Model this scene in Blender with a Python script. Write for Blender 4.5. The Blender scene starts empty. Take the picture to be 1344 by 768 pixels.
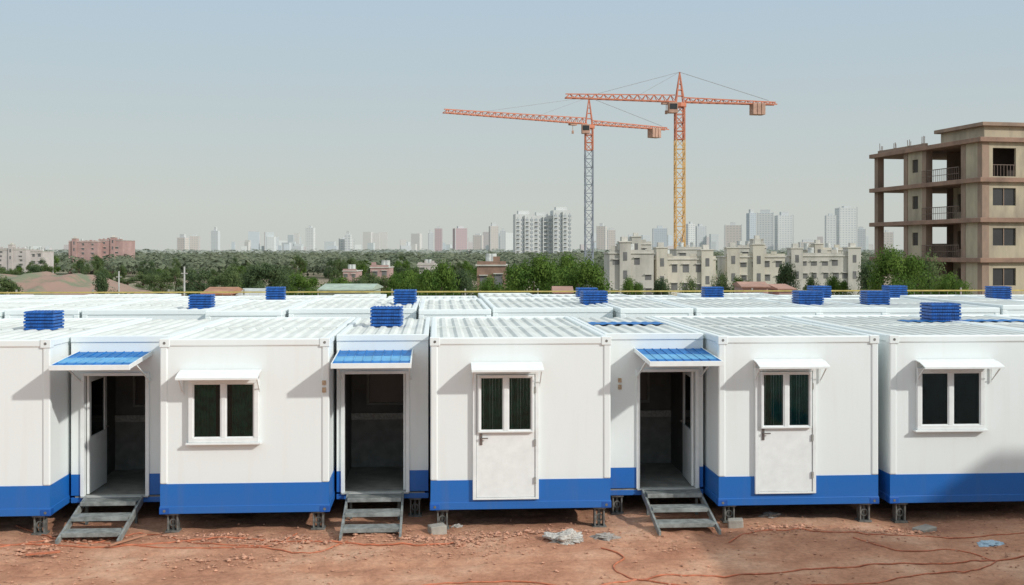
import bpy, math, random, bmesh
from mathutils import Vector, noise
random.seed(7)
sc=bpy.context.scene; COL=sc.collection
TH=math.radians(3.8); CT,ST=math.cos(TH),math.sin(TH); HC=4.4; F=1500.0
def W(lat,dep,z=0.0): return Vector((lat*CT+dep*ST, dep*CT-lat*ST, z))
def PX(px,dep,z=0.0): return W((px-672)/F*dep,dep,z)
def ZP(py,dep): return HC-(py-330)/F*dep
def GP(px,py,z=0.0):
    return PX(px,(HC-z)*F/(py-330),z)
# ---------------- materials
def mat(name,col,rough=.6,var=0.0,scale=3.0,bump=0.0,bscale=30.0,metal=0.0,col2=None,vec=(1,1,1),ramp=(.35,.65),spec=.5):
    m=bpy.data.materials.new(name); m.use_nodes=True; n=m.node_tree.nodes; l=m.node_tree.links
    p=n['Principled BSDF']; p.inputs['Base Color'].default_value=(*col,1); p.inputs['Roughness'].default_value=rough
    p.inputs['Metallic'].default_value=metal; p.inputs['Specular IOR Level'].default_value=spec
    if var or col2 or bump:
        tc=n.new('ShaderNodeTexCoord'); mp=n.new('ShaderNodeMapping'); mp.inputs['Scale'].default_value=vec
        l.new(tc.outputs['Object'],mp.inputs['Vector'])
    if var or col2:
        t=n.new('ShaderNodeTexNoise'); t.inputs['Scale'].default_value=scale; t.inputs['Detail'].default_value=7
        t.inputs['Roughness'].default_value=.62
        l.new(mp.outputs[0],t.inputs['Vector'])
        r=n.new('ShaderNodeValToRGB'); r.color_ramp.elements[0].position=ramp[0]; r.color_ramp.elements[1].position=ramp[1]
        c2=col2 if col2 else tuple(min(1,c*(1+var)) for c in col)
        c1=col if col2 else tuple(c*(1-var) for c in col)
        r.color_ramp.elements[0].color=(*c1,1); r.color_ramp.elements[1].color=(*c2,1)
        l.new(t.outputs['Fac'],r.inputs['Fac']); l.new(r.outputs['Color'],p.inputs['Base Color'])
    if bump:
        t2=n.new('ShaderNodeTexNoise'); t2.inputs['Scale'].default_value=bscale; t2.inputs['Detail'].default_value=5
        l.new(mp.outputs[0],t2.inputs['Vector'])
        b=n.new('ShaderNodeBump'); b.inputs['Strength'].default_value=bump; b.inputs['Distance'].default_value=.02
        l.new(t2.outputs['Fac'],b.inputs['Height']); l.new(b.outputs[0],p.inputs['Normal'])
    return m
def wall_mat(name,base,dust,amt=.55,low=.4):
    m=bpy.data.materials.new(name); m.use_nodes=True; n=m.node_tree.nodes; l=m.node_tree.links
    p=n['Principled BSDF']; p.inputs['Roughness'].default_value=.45
    g=n.new('ShaderNodeNewGeometry')
    mp=n.new('ShaderNodeMapping'); mp.inputs['Scale'].default_value=(6,6,.5); l.new(g.outputs['Position'],mp.inputs['Vector'])
    t=n.new('ShaderNodeTexNoise'); t.inputs['Scale'].default_value=1.3; t.inputs['Detail'].default_value=6; l.new(mp.outputs[0],t.inputs['Vector'])
    r=n.new('ShaderNodeValToRGB'); r.color_ramp.elements[0].position=.52; r.color_ramp.elements[1].position=.85
    r.color_ramp.elements[0].color=(0,0,0,1); r.color_ramp.elements[1].color=(amt,amt,amt,1); l.new(t.outputs['Fac'],r.inputs['Fac'])
    t2=n.new('ShaderNodeTexNoise'); t2.inputs['Scale'].default_value=1.1; t2.inputs['Detail'].default_value=5; l.new(g.outputs['Position'],t2.inputs['Vector'])
    s=n.new('ShaderNodeSeparateXYZ'); l.new(g.outputs['Position'],s.inputs[0])
    mr=n.new('ShaderNodeMapRange'); mr.inputs['From Min'].default_value=.3; mr.inputs['From Max'].default_value=.95
    mr.inputs['To Min'].default_value=low; mr.inputs['To Max'].default_value=0; l.new(s.outputs['Z'],mr.inputs['Value'])
    mu=n.new('ShaderNodeMath'); mu.operation='MULTIPLY'; l.new(mr.outputs[0],mu.inputs[0]); l.new(t2.outputs['Fac'],mu.inputs[1])
    ad=n.new('ShaderNodeMath'); ad.operation='ADD'; ad.use_clamp=True; l.new(mu.outputs[0],ad.inputs[0]); l.new(r.outputs['Color'],ad.inputs[1])
    mx=n.new('ShaderNodeMixRGB'); mx.inputs['Color1'].default_value=(*base,1); mx.inputs['Color2'].default_value=(*dust,1)
    l.new(ad.outputs[0],mx.inputs['Fac']); l.new(mx.outputs[0],p.inputs['Base Color'])
    b=n.new('ShaderNodeBump'); b.inputs['Strength'].default_value=.18; b.inputs['Distance'].default_value=.02
    l.new(t2.outputs['Fac'],b.inputs['Height']); l.new(b.outputs[0],p.inputs['Normal'])
    return m
M={}
M['white']=wall_mat('white_paint',(.755,.81,.81),(.60,.57,.50),.16,.32)
M['blue']=wall_mat('blue_paint',(.003,.13,.47),(.11,.15,.24),.20,.30)
M['blue2']=mat('blue_rail',(.006,.085,.36),.5,.2,4)
M['trim']=mat('white_trim',(.76,.80,.80),.42,.05,6)
M['roof']=mat('roof_white',(.66,.69,.665),.75,0,.9,0,30,0,(.53,.545,.515),(1,1,1),(.42,.72),.2)
M['roofblue']=mat('roof_blue',(.006,.15,.44),.55,.25,3,0,30,0,None,(1,1,1),(.35,.65),.3)
M['ltblue']=mat('light_blue',(.12,.36,.60),.55,.15,5,0,30,0,None,(1,1,1),(.35,.65),.3)
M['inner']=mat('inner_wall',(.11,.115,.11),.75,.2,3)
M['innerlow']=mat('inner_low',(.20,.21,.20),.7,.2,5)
M['tile']=mat('tile_band',(.36,.37,.35),.5,.3,25)
M['floorin']=mat('inner_floor',(.27,.27,.25),.6,.25,4)
M['steel']=mat('steps_steel',(.13,.15,.145),.55,.35,9,.2,60,.2)
M['steel2']=mat('tread_steel',(.25,.27,.26),.55,.35,7,.25,70,.1)
M['jack']=mat('jack_steel',(.16,.16,.15),.6,.4,12,.2,40,.3)
M['concrete']=mat('concrete',(.33,.31,.27),.85,.25,4,.3,30)
M['handle']=mat('handle',(.25,.25,.25),.3,metal=.8)
M['curtain']=mat('curtain',(.012,.115,.08),.9,.4,8)
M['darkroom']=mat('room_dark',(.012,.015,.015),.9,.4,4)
M['beige']=mat('switch_plate',(.45,.33,.22),.6,.2,20)
def glass():
    m=bpy.data.materials.new('window_glass'); m.use_nodes=True; n=m.node_tree.nodes; l=m.node_tree.links; n.clear()
    o=n.new('ShaderNodeOutputMaterial'); t=n.new('ShaderNodeBsdfTransparent'); t.inputs[0].default_value=(.72,.78,.76,1)
    g=n.new('ShaderNodeBsdfGlossy'); g.inputs['Roughness'].default_value=.04; g.inputs['Color'].default_value=(.55,.6,.62,1)
    f=n.new('ShaderNodeFresnel'); f.inputs[0].default_value=1.4; x=n.new('ShaderNodeMixShader')
    l.new(f.outputs[0],x.inputs[0]); l.new(t.outputs[0],x.inputs[1]); l.new(g.outputs[0],x.inputs[2]); l.new(x.outputs[0],o.inputs[0]); return m
M['glass']=glass()
M['vent']=mat('vent_blue',(.010,.10,.37),.5,.35,9)
M['ventd']=mat('vent_dark',(.004,.035,.15),.6,.3,9)
M['corange']=mat('crane_red',(.52,.18,.10),.5,.15,1)
M['cyellow']=mat('crane_yellow',(.60,.36,.12),.5,.15,1)
M['cgrey']=mat('crane_grey',(.24,.27,.31),.6,.15,1)
M['cweight']=mat('crane_weight',(.44,.27,.20),.8,.2,1)
M['wire']=mat('crane_wire',(.28,.30,.32),.6)
M['bslab']=mat('building_slab',(.30,.19,.14),.9,0,.9,.4,4,0,(.18,.12,.09),(1,1,1),(.4,.7))
M['bwall']=mat('building_wall',(.44,.385,.28),.9,0,.7,.3,4,0,(.25,.215,.165),(1,1,.35),(.42,.72))
M['bcol']=mat('building_column',(.31,.22,.165),.9,0,.9,.3,4,0,(.20,.15,.115),(1,1,.5),(.4,.7))
M['bdark']=mat('building_dark',(.05,.042,.036),.85,.3,.7)
M['bglass']=mat('building_glass',(.025,.028,.03),.35,.2,1)
M['brail']=mat('building_rail',(.13,.09,.07),.6)
M['cream']=mat('cream_wall',(.56,.525,.445),.85,0,.45,.3,4,0,(.36,.34,.295),(1,1,.35),(.46,.72))
M['cream2']=mat('greybeige_wall',(.50,.48,.43),.85,0,.5,.3,4,0,(.33,.32,.29),(1,1,.35),(.44,.7))
M['creamtrim']=mat('cream_trim',(.53,.51,.46),.8,.2,.6)
M['winhaze']=mat('window_haze',(.15,.15,.15),.4,.3,.6)  # window grey lightened, distance haze is in the colour
M['yellow']=mat('rail_yellow',(.50,.42,.13),.5,.2,3)
M['post']=mat('post_grey',(.30,.30,.28),.6,.2,5)
M['orange']=mat('cable_orange',(.46,.15,.075),.6,.3,9)
M['bag']=mat('bag_white',(.58,.56,.52),.6,0,9,.6,25,0,(.26,.23,.20),(1,1,1),(.45,.66))
M['stone']=mat('stone_grey',(.36,.33,.30),.85,.3,10,.5,30)
M['bluescrap']=mat('scrap_blue',(.35,.48,.58),.5,.3,12)
M['rub']=mat('clod_red',(.47,.25,.165),.95,.3,6,.4,40)
M['tarp']=mat('tarp_brown',(.36,.18,.11),.8,.3,2)
M['tin']=mat('tin_grey',(.46,.48,.46),.6,.25,2)
M['greentin']=mat('tin_green',(.34,.42,.34),.6,.25,2)
M['redroof']=mat('roof_red',(.36,.21,.16),.85,.25,.8)
M['bark']=mat('bark',(.10,.075,.05),.9,.3,8)
def leafm(name,a,b,sc_=.9):
    m=mat(name,a,.75,0,sc_,0,30,0,b,(1,1,1),(.36,.64),.2)
    n=m.node_tree.nodes; l=m.node_tree.links; p=n['Principled BSDF']; src=p.inputs['Base Color'].links[0].from_socket
    t=n.new('ShaderNodeBsdfTranslucent'); l.new(src,t.inputs['Color']); x=n.new('ShaderNodeMixShader'); x.inputs[0].default_value=.4
    l.new(p.outputs[0],x.inputs[1]); l.new(t.outputs[0],x.inputs[2]); l.new(x.outputs[0],n['Material Output'].inputs['Surface']); return m
M['leaf1']=leafm('leaf_fresh',(.045,.105,.018),(.16,.25,.05),7)
M['leaf2']=leafm('leaf_mid',(.08,.125,.05),(.165,.215,.085),7)
M['leaf3']=leafm('leaf_dark',(.06,.10,.05),(.125,.17,.075),7)
M['leafhaze']=leafm('leaf_haze',(.17,.205,.135),(.24,.265,.18),.05)  # haze painted into the leaf colour, here and in the farther set
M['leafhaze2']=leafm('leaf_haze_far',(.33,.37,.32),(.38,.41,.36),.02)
# ---------------- mesh builder
class MB:
    def __init__(s): s.v=[]; s.f=[]
    def box(s,x0,x1,y0,y1,z0,z1):
        b=len(s.v); s.v+=[(x,y,z) for z in (z0,z1) for y in (y0,y1) for x in (x0,x1)]
        s.f+=[tuple(b+i for i in q) for q in ((0,2,3,1),(4,5,7,6),(0,1,5,4),(2,6,7,3),(0,4,6,2),(1,3,7,5))]; return s
    def bar(s,p,q,w,h=None,up=(0,0,1)):
        p=Vector(p);q=Vector(q);h=h or w;d=(q-p)
        if d.length<1e-6: return s
        d.normalize();u=Vector(up)
        if abs(d.dot(u))>.98:u=Vector((1,0,0))
        a=d.cross(u).normalized();c=a.cross(d).normalized();b=len(s.v)
        for e in (p,q):
            for sa,sb in ((-1,-1),(1,-1),(1,1),(-1,1)): s.v.append(tuple(e+a*sa*w/2+c*sb*h/2))
        s.f+=[tuple(b+i for i in t) for t in ((3,2,1,0),(4,5,6,7),(0,1,5,4),(1,2,6,5),(2,3,7,6),(3,0,4,7))]; return s
    def tube(s,pts,r,n=6,r2=None):
        b=len(s.v); N=len(pts); pts=[Vector(p) for p in pts]
        for i,p in enumerate(pts):
            d=(pts[min(i+1,N-1)]-pts[max(i-1,0)]).normalized(); u=Vector((0,0,1)) if abs(d.z)<.95 else Vector((1,0,0))
            a=d.cross(u).normalized(); c=a.cross(d); rr=r if r2 is None else r+(r2-r)*i/(N-1)
            for k in range(n):
                t=2*math.pi*k/n; s.v.append(tuple(p+a*math.cos(t)*rr+c*math.sin(t)*rr))
        for i in range(N-1):
            for k in range(n):
                k2=(k+1)%n; s.f.append((b+i*n+k,b+i*n+k2,b+(i+1)*n+k2,b+(i+1)*n+k))
        s.f.append(tuple(b+k for k in reversed(range(n)))); s.f.append(tuple(b+(N-1)*n+k for k in range(n))); return s
    def prism(s,poly,x0,x1):
        b=len(s.v);n=len(poly)
        s.v+=[(x0,y,z) for y,z in poly]+[(x1,y,z) for y,z in poly]
        s.f.append(tuple(b+i for i in range(n)));s.f.append(tuple(b+n+i for i in reversed(range(n))))
        for i in range(n):
            j=(i+1)%n;s.f.append((b+i,b+n+i,b+n+j,b+j))
        return s
    def build(s,name,m,parent=None,bev=0,smooth=False):
        me=bpy.data.meshes.new(name); me.from_pydata([tuple(v) for v in s.v],[],s.f); me.update()
        if smooth:
            me.polygons.foreach_set('use_smooth',[True]*len(me.polygons))
        me.materials.append(m); o=bpy.data.objects.new(name,me); COL.objects.link(o)
        if parent: o.parent=parent
        if bev:
            b=o.modifiers.new('bevel','BEVEL'); b.width=bev; b.segments=2; b.limit_method='ANGLE'
        return o
def tag(o,label,cat,group=None,kind=None):
    if label:o['label']=label
    if cat:o['category']=cat
    if group:o['group']=group
    if kind:o['kind']=kind
    return o
def thing(name,label,cat,loc=(0,0,0),rz=0,group=None):
    o=bpy.data.objects.new(name,None); COL.objects.link(o); o.location=loc; o.rotation_euler=(0,0,rz); o.empty_display_size=.2
    return tag(o,label,cat,group)
def copy_tree(o,parent=None):
    c=o.copy(); COL.objects.link(c); c.parent=parent
    for ch in list(o.children): copy_tree(ch,c)
    return c
# ---------------- ground
def gz(x,y):
    if y>45: return 0
    sm=.55+1.0*max(0,noise.noise(Vector((x*.35,y*.6,21)))+.25)
    a=noise.noise(Vector((x*.45,y*.45,0)))*.05+(noise.noise(Vector((x*1.7,y*1.7,3)))*.034+noise.noise(Vector((x*5,y*5,7)))*.028)*sm
    rut=0
    for yc in (16.1,17.15):
        d=(y-yc-.15*math.sin(x*.5))/.13; rut-=.025*math.exp(-d*d)
    return a-.01+rut
def terr(x,y):
    dep=y*CT+x*ST
    t=min(1,max(0,(dep-46)/36)); t=t*t*(3-2*t); return -4*t
xs=[-9000,-5000,-2500,-1200,-600,-300,-150,-80,-45,-28,-18]+[-12+.07*i for i in range(int(26/.07))]+[15,18,28,45,80,150,300,600,1200,2500,5000,9000]
ys=[-60,-20,0,6,10]+[13+.06*i for i in range(int(6.5/.06))]+[20,22,26,30,36,42]+[46+2.25*i for i in range(20)]+[95,110,140,180,240,320,450,650,900,1300,2000,3500,6000,12000]
v=[];f=[]
for y in ys:
    for x in xs:
        near=(12<y<20 and -13<x<14.3)
        v.append((x,y,terr(x,y)+(gz(x,y) if near else -.01)))
nx=len(xs)
for j in range(len(ys)-1):
    for i in range(nx-1): f.append((j*nx+i,j*nx+i+1,(j+1)*nx+i+1,(j+1)*nx+i))
g=MB(); g.v=v; g.f=f
def ground_mat():
    m=bpy.data.materials.new('earth'); m.use_nodes=True; n=m.node_tree.nodes; l=m.node_tree.links
    p=n['Principled BSDF']; p.inputs['Roughness'].default_value=.95; p.inputs['Specular IOR Level'].default_value=.15
    ge=n.new('ShaderNodeNewGeometry')
    def nz(s,d=8,r=.6):
        t=n.new('ShaderNodeTexNoise'); t.inputs['Scale'].default_value=s; t.inputs['Detail'].default_value=d; t.inputs['Roughness'].default_value=r
        l.new(ge.outputs['Position'],t.inputs['Vector']); return t
    a=nz(.8); r=n.new('ShaderNodeValToRGB'); e=r.color_ramp.elements
    e[0].position=.33; e[0].color=(.41,.20,.128,1); e[1].position=.68; e[1].color=(.68,.43,.30,1)
    x=r.color_ramp.elements.new(.5); x.color=(.55,.295,.19,1); l.new(a.outputs['Fac'],r.inputs['Fac'])
    b=nz(11,8,.75); r2=n.new('ShaderNodeValToRGB'); r2.color_ramp.elements[0].position=.32; r2.color_ramp.elements[1].position=.62
    r2.color_ramp.elements[0].color=(.58,.54,.51,1); r2.color_ramp.elements[1].color=(1.07,1.05,1.03,1); l.new(b.outputs['Fac'],r2.inputs['Fac'])
    mm=n.new('ShaderNodeMixRGB'); mm.blend_type='MULTIPLY'; mm.inputs[0].default_value=.7; l.new(r.outputs[0],mm.inputs[1]); l.new(r2.outputs[0],mm.inputs[2])
    c=nz(.012,6); r3=n.new('ShaderNodeValToRGB'); r3.color_ramp.elements[0].position=.38; r3.color_ramp.elements[1].position=.55
    r3.color_ramp.elements[0].color=(.17,.20,.12,1); r3.color_ramp.elements[1].color=(.31,.25,.19,1); l.new(c.outputs['Fac'],r3.inputs['Fac'])
    s=n.new('ShaderNodeSeparateXYZ'); l.new(ge.outputs['Position'],s.inputs[0])
    mr=n.new('ShaderNodeMapRange'); mr.inputs['From Min'].default_value=42; mr.inputs['From Max'].default_value=60; l.new(s.outputs['Y'],mr.inputs['Value'])
    m2=n.new('ShaderNodeMixRGB'); l.new(mr.outputs[0],m2.inputs[0]); l.new(mm.outputs[0],m2.inputs[1]); l.new(r3.outputs[0],m2.inputs[2])
    l.new(m2.outputs[0],p.inputs['Base Color'])
    bn=nz(20,10,.75); bp=n.new('ShaderNodeBump'); bp.inputs['Strength'].default_value=.8; bp.inputs['Distance'].default_value=.035
    l.new(bn.outputs['Fac'],bp.inputs['Height']); l.new(bp.outputs[0],p.inputs['Normal']); return m
tag(g.build('ground',ground_mat(),smooth=True),None,None,kind='structure')
# ---------------- cabins
YF=18.15; REC=.9
def corr(w,L,y0,z0,z1,per=.23):
    b=MB(); n=int((2*w)/per); per=2*w/n; prof=[]
    for i in range(n):
        x=-w+i*per; prof+=[(x,z0),(x+per*.22,z0),(x+per*.42,z1),(x+per*.72,z1),(x+per*.92,z0)]
    prof.append((w,z0))
    for y in (y0,L): b.v+=[(x,y,z) for x,z in prof]
    k=len(prof); b.f=[(i,i+1,k+i+1,k+i) for i in range(k-1)]; return b
def window_unit(parent,x0,x1,z0,z1,y=0.0,fr=.07,mull=True,curt=1,name='window'):
    fm=MB(); d0,d1=y-.07,y+.015
    fm.box(x0,x1,d0,d1,z1-fr,z1).box(x0,x1,d0,d1,z0,z0+fr).box(x0,x0+fr,d0,d1,z0+fr,z1-fr).box(x1-fr,x1,d0,d1,z0+fr,z1-fr)
    xm=(x0+x1)/2
    fm.box(xm-.035,xm+.035,d0+.006,d1,z0+fr,z1-fr)
    w=fm.build(name,M['trim'],parent,.006)
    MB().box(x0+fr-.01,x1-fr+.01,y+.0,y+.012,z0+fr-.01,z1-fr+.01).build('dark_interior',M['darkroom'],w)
    for i,(a,b_) in enumerate([(x0+fr,xm-.035),(xm+.035,x1-fr)]):
        s=MB(); t=.018
        s.box(a,b_,y-.052,y-.03,z1-fr-t,z1-fr).box(a,b_,y-.052,y-.03,z0+fr,z0+fr+t).box(a,a+t,y-.052,y-.03,z0+fr+t,z1-fr-t).box(b_-t,b_,y-.052,y-.03,z0+fr+t,z1-fr-t)
        s.build('sash',M['trim'],w)
        MB().box(a+t,b_-t,y-.044,y-.04,z0+fr+t,z1-fr-t).build('pane',M['glass'],w)
        if curt:
            c=MB(); n=26; wv=(b_-a)*(1.0 if curt==1 else .8); aa=a if i==0 else b_-wv
            for k in range(n+1):
                xx=aa+wv*k/n; yy=y-.018+.012*math.sin(k*1.9)
                c.v+=[(xx,yy,z0+fr),(xx,yy+.002,z1-fr)]
            c.f=[(2*k,2*k+2,2*k+3,2*k+1) for k in range(n)]
            c.build('curtain',M['curtain'],w,smooth=True)
    return w
def small_awning(parent,x0,x1,zt,y=0.0,out=.40,drop=.085):
    b=MB(); pr=[(y-.003,zt),(y-out*.5,zt-.025),(y-out,zt-drop),(y-out,zt-drop-.035),(y-out+.02,zt-drop-.035),(y-out+.02,zt-drop-.012),(y-out*.5,zt-.04),(y-.003,zt-.018)]
    b.prism(pr,x0,x1); a=b.build('awning',M['trim'],parent,.003)
    for x in (x0+.03,x1-.03):
        c=MB(); c.bar((x,y-.02,zt-.34),(x,y-out+.08,zt-drop-.02),.014); c.bar((x,y-.012,zt-.38),(x,y-.012,zt-.04),.02)
        c.build('bracket',M['trim'],a)
    return a
def handle(parent,x,y,z,sx=1):
    h=MB(); h.box(x-.022,x+.022,y-.012,y,z-.09,z+.09); h.bar((x,y-.012,z+.02),(x,y-.05,z+.02),.018); h.bar((x,y-.05,z+.02),(x+.11*sx,y-.05,z+.02),.018)
    return h.build('handle',M['handle'],parent,.002)
def cabin(label,x0,x1,y0,L,zt=3.03,group=None,near=True,blue=None,rcol='roof'):
    r=thing('portable_cabin',label,'cabin',((x0+x1)/2,y0,zt-3.03),0,group); w=(x1-x0)/2
    MB().box(-w+.018,w-.018,.018,L-.018,.765,2.925).build('wall',M['white'],r)
    fm=MB()
    for sx in (-1,1):
        for ya,yb in ((0,.115),(L-.115,L)):
            a,b_=sorted((sx*w,sx*(w-.115))); fm.box(a,b_,ya,yb,.765,2.915)
    fm.box(-w,w,0,.1,2.915,3.03).box(-w,w,L-.1,L,2.915,3.03).box(-w,-w+.1,.1,L-.1,2.915,3.03).box(w-.1,w,.1,L-.1,2.915,3.03)
    fm.build('frame',M['white'],r,.02 if near else .015)
    MB().box(-w+.004,w-.004,.004,L-.004,.42,.764).build('blue_skirt',M['blue'],r)
    MB().box(-w-.006,w+.006,-.006,L+.006,.30,.42).build('base_rail',M['blue'],r,.008 if near else 0)
    corr(w-.1,L-.1,.1,2.978,3.012,.24).build('roof',M[rcol],r)
    if near:
        for sx in (-1,1):
            for z0,z1 in ((2.90,3.036),(.296,.40)):
                a,b_=sorted((sx*(w+.01),sx*(w-.15)))
                c=MB().box(a,b_,-.012,.15,z0,z1).build('corner_fitting',M['white'] if z0>1 else M['blue2'],r,.01)
                xm=sx*(w-.07); zm=(z0+z1)/2
                MB().tube([(xm,-.0125,zm),(xm,-.0155,zm)],.022,10).build('hole',M['jack'],c)
    MB().box(-w+.1,w-.1,L*.5-.02,L*.5+.02,3.0,3.016).build('roof_batten',M[rcol],r)
    if blue:
        xa,xb,ya,yb=blue; b=corr((xb-xa)/2,yb,ya,3.016,3.026,.2); b.v=[(x+(xa+xb)/2,y,z) for x,y,z in b.v]
        b.build('blue_roof_panel',M['roofblue'],r)
    return r
c1=cabin('white cabin with blue base at the left edge, cut off by the frame',-8.83,-5.97,YF,5.9)
c3=cabin('white cabin with twin casement window and white awning, left of the centre',-4.30,-1.68,YF,5.9)
c5=cabin('white cabin with a closed glazed door, in the centre of the front row',-.09,2.79,YF,5.9)
c7=cabin('white cabin with a closed glazed door, right of the centre',4.54,7.18,YF,5.9)
c8=cabin('white cabin with a twin window at the right edge of the front row',7.37,10.23,YF,5.9,blue=(.45,1.33,3.7,4.3))
def lx(c,x): return x-c.location.x
wn=window_unit(c3,lx(c3,-3.85),lx(c3,-2.77),1.42,2.41,curt=2)
MB().box(lx(c3,-3.89),lx(c3,-2.73),-.095,.012,1.385,1.418).build('sill',M['trim'],wn,.005)
small_awning(c3,lx(c3,-3.98),lx(c3,-2.73),2.55)
wn=window_unit(c8,lx(c8,7.80),lx(c8,8.93),1.50,2.50,curt=0)
MB().box(lx(c8,7.76),lx(c8,8.97),-.095,.012,1.465,1.498).build('sill',M['trim'],wn,.005)
small_awning(c8,lx(c8,7.78),lx(c8,9.10),2.64)
def front_door(c,x0,x1,z0,z1):
    fr=MB(); fr.box(x0,x0+.055,-.045,.015,z0,z1).box(x1-.055,x1,-.045,.015,z0,z1).box(x0+.055,x1-.055,-.045,.015,z1-.05,z1).box(x0+.055,x1-.055,-.045,.015,z0,z0+.03)
    d=MB().box(x0+.06,x1-.06,-.03,.014,z0+.035,z1-.055).build('door',M['trim'],c,.003)
    fr.build('door_frame',M['trim'],c,.005)
    window_unit(d,x0+.085,x1-.085,z1-.97,z1-.06,y=-.022,fr=.03,curt=1,name='door_window')
    handle(d,x0+.13,-.031,z0+.96)
    for zz in (z0+.3,z0+.9,z1-.3): MB().box(x1-.075,x1-.045,-.055,-.02,zz-.05,zz+.05).build('hinge',M['post'],d)
front_door(c5,lx(c5,.58),lx(c5,1.63),.46,2.50); small_awning(c5,lx(c5,.55),lx(c5,1.68),2.64)
front_door(c7,lx(c7,5.13),lx(c7,6.13),.49,2.52); small_awning(c7,lx(c7,5.10),lx(c7,6.24),2.66)
for z0,z1 in ((2.30,2.37),(2.18,2.26)): MB().box(lx(c3,-1.79),lx(c3,-1.73),-.02,0,z0,z1).build('switch_plate',M['beige'],c3,.003)
def module(label,x0,x1,ox0,ox1,side,blue=None):
    y0=YF+REC; L=5.0; r=thing('entrance_cabin',label,'cabin',((x0+x1)/2,y0,0)); w=(x1-x0)/2; a=ox0-r.location.x; b_=ox1-r.location.x
    zo0,zo1=.40,2.42
    wl=MB(); wl.box(-w,a,0,.07,.765,2.915).box(b_,w,0,.07,.765,2.915).box(a,b_,0,.07,zo1,2.915)
    wl.box(-w,-w+.06,.07,L,.765,2.915).box(w-.06,w,.07,L,.765,2.915).box(-w+.06,w-.06,L-.06,L,.765,2.915)
    wl.build('wall',M['white'],r)
    for xa,xb,ya,yb in ((-w,a,-.004,.07),(b_,w,-.004,.07)): MB().box(xa,xb,ya,yb,.42,.764).build('blue_skirt',M['blue'],r)
    for xa,xb in ((-w,-w+.06),(w-.06,w)): MB().box(xa,xb,.07,L,.42,.764).build('side_skirt',M['blue'],r)
    MB().box(-w-.004,w+.004,-.01,L,.30,.385).build('base_rail',M['blue'],r,.006)
    MB().box(-w+.06,w-.06,.0,L-.06,.386,.405).build('floor_panel',M['floorin'],r)
    MB().box(-w-.004,w+.004,-.02,.09,2.916,3.02).box(-w-.004,-w+.08,.09,L,2.916,3.02).box(w-.08,w+.004,.09,L,2.916,3.02).build('frame',M['white'],r,.01)
    corr(w-.08,L,.09,2.975,3.005,.22).build('roof',M['roof'],r)
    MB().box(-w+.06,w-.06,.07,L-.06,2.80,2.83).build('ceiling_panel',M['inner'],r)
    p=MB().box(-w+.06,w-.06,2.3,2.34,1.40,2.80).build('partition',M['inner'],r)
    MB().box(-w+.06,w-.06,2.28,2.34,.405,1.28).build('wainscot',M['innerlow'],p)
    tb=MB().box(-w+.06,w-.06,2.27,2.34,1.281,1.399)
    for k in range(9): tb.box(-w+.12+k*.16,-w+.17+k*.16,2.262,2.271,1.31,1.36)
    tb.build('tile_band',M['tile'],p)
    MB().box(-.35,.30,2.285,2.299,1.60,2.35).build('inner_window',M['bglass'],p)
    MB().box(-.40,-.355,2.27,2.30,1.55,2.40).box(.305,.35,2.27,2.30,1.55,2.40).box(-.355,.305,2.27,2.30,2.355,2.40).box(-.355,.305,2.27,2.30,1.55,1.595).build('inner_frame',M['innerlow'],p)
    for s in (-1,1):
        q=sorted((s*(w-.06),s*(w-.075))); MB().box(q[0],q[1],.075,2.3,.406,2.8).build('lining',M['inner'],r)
    fr=MB(); t=.05
    fr.box(a-.01,a+t,-.03,.09,zo0+.01,zo1).box(b_-t,b_+.01,-.03,.09,zo0+.01,zo1).box(a+t,b_-t,-.03,.09,zo1-t,zo1).build('door_frame',M['trim'],r,.005)
    MB().box(a,b_,-.05,.09,.388,.412).build('threshold',M['tin'],r,.004)
    hx=(a+t+.005) if side<0 else (b_-t-.005); lw=(b_-a)-2*t-.02
    xa,xb=(0,.04) if side<0 else (-.04,0)
    d=MB(); d.box(xa,xb,0,lw,.42,1.35).box(xa,xb,0,.12,1.35,2.37).box(xa,xb,lw-.12,lw,1.35,2.37).box(xa,xb,.12,lw-.12,2.25,2.37)
    lf=d.build('door',M['trim'],r,.003); lf.location=(hx,.10,0); lf.rotation_euler=(0,0,math.radians(-1 if side<0 else -3))
    MB().box((xa+xb)/2-.003,(xa+xb)/2+.003,.12,lw-.12,1.35,2.25).build('door_pane',M['glass'],lf)
    hh=MB(); sgn=1 if side<0 else -1; xx=xb if side<0 else xa
    hh.bar((xx,lw-.06,1.4),(xx+sgn*.05,lw-.06,1.4),.018).bar((xx+sgn*.05,lw-.06,1.4),(xx+sgn*.05,lw-.17,1.4),.018).build('handle',M['handle'],lf)
    if blue:
        corr(w-.12,blue[1],blue[0],3.008,3.020,.2).build('blue_roof_panel',M['roofblue'],r)
    ax0,ax1=a-.03,b_+.05; yb,yf=-.005,-1.40; zb,zf=2.76,2.67
    def line(ya,za,yc,zc,m,nm,par):
        q=MB(); q.prism([(ya,za),(yc,zc),(yc,zc-.022),(ya,za-.022)],ax0,ax1)
        n=8
        for k in range(n+1):
            x=ax0+.01+(ax1-ax0-.02)*k/n; q.bar((x,ya-.01,za+.004),(x,yc+.01,zc+.004),.016,.014)
        return q.build(nm,m,par,.002)
    def zz(y): return zb+(zf-zb)*(y-yb)/(yf-yb)
    A=line(yb,zz(yb),-.62,zz(-.62),M['roofblue'],'awning',r)
    line(-.622,zz(-.622)+.002,-1.10,zz(-1.10)+.002,M['ltblue'],'light_panel',A); line(-1.102,zz(-1.102),yf,zz(yf),M['roofblue'],'front_panel',A)
    MB().box(ax0-.02,ax1+.02,yf-.03,yf-.002,zf-.065,zf+.014).build('fascia',M['trim'],A,.005)
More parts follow.
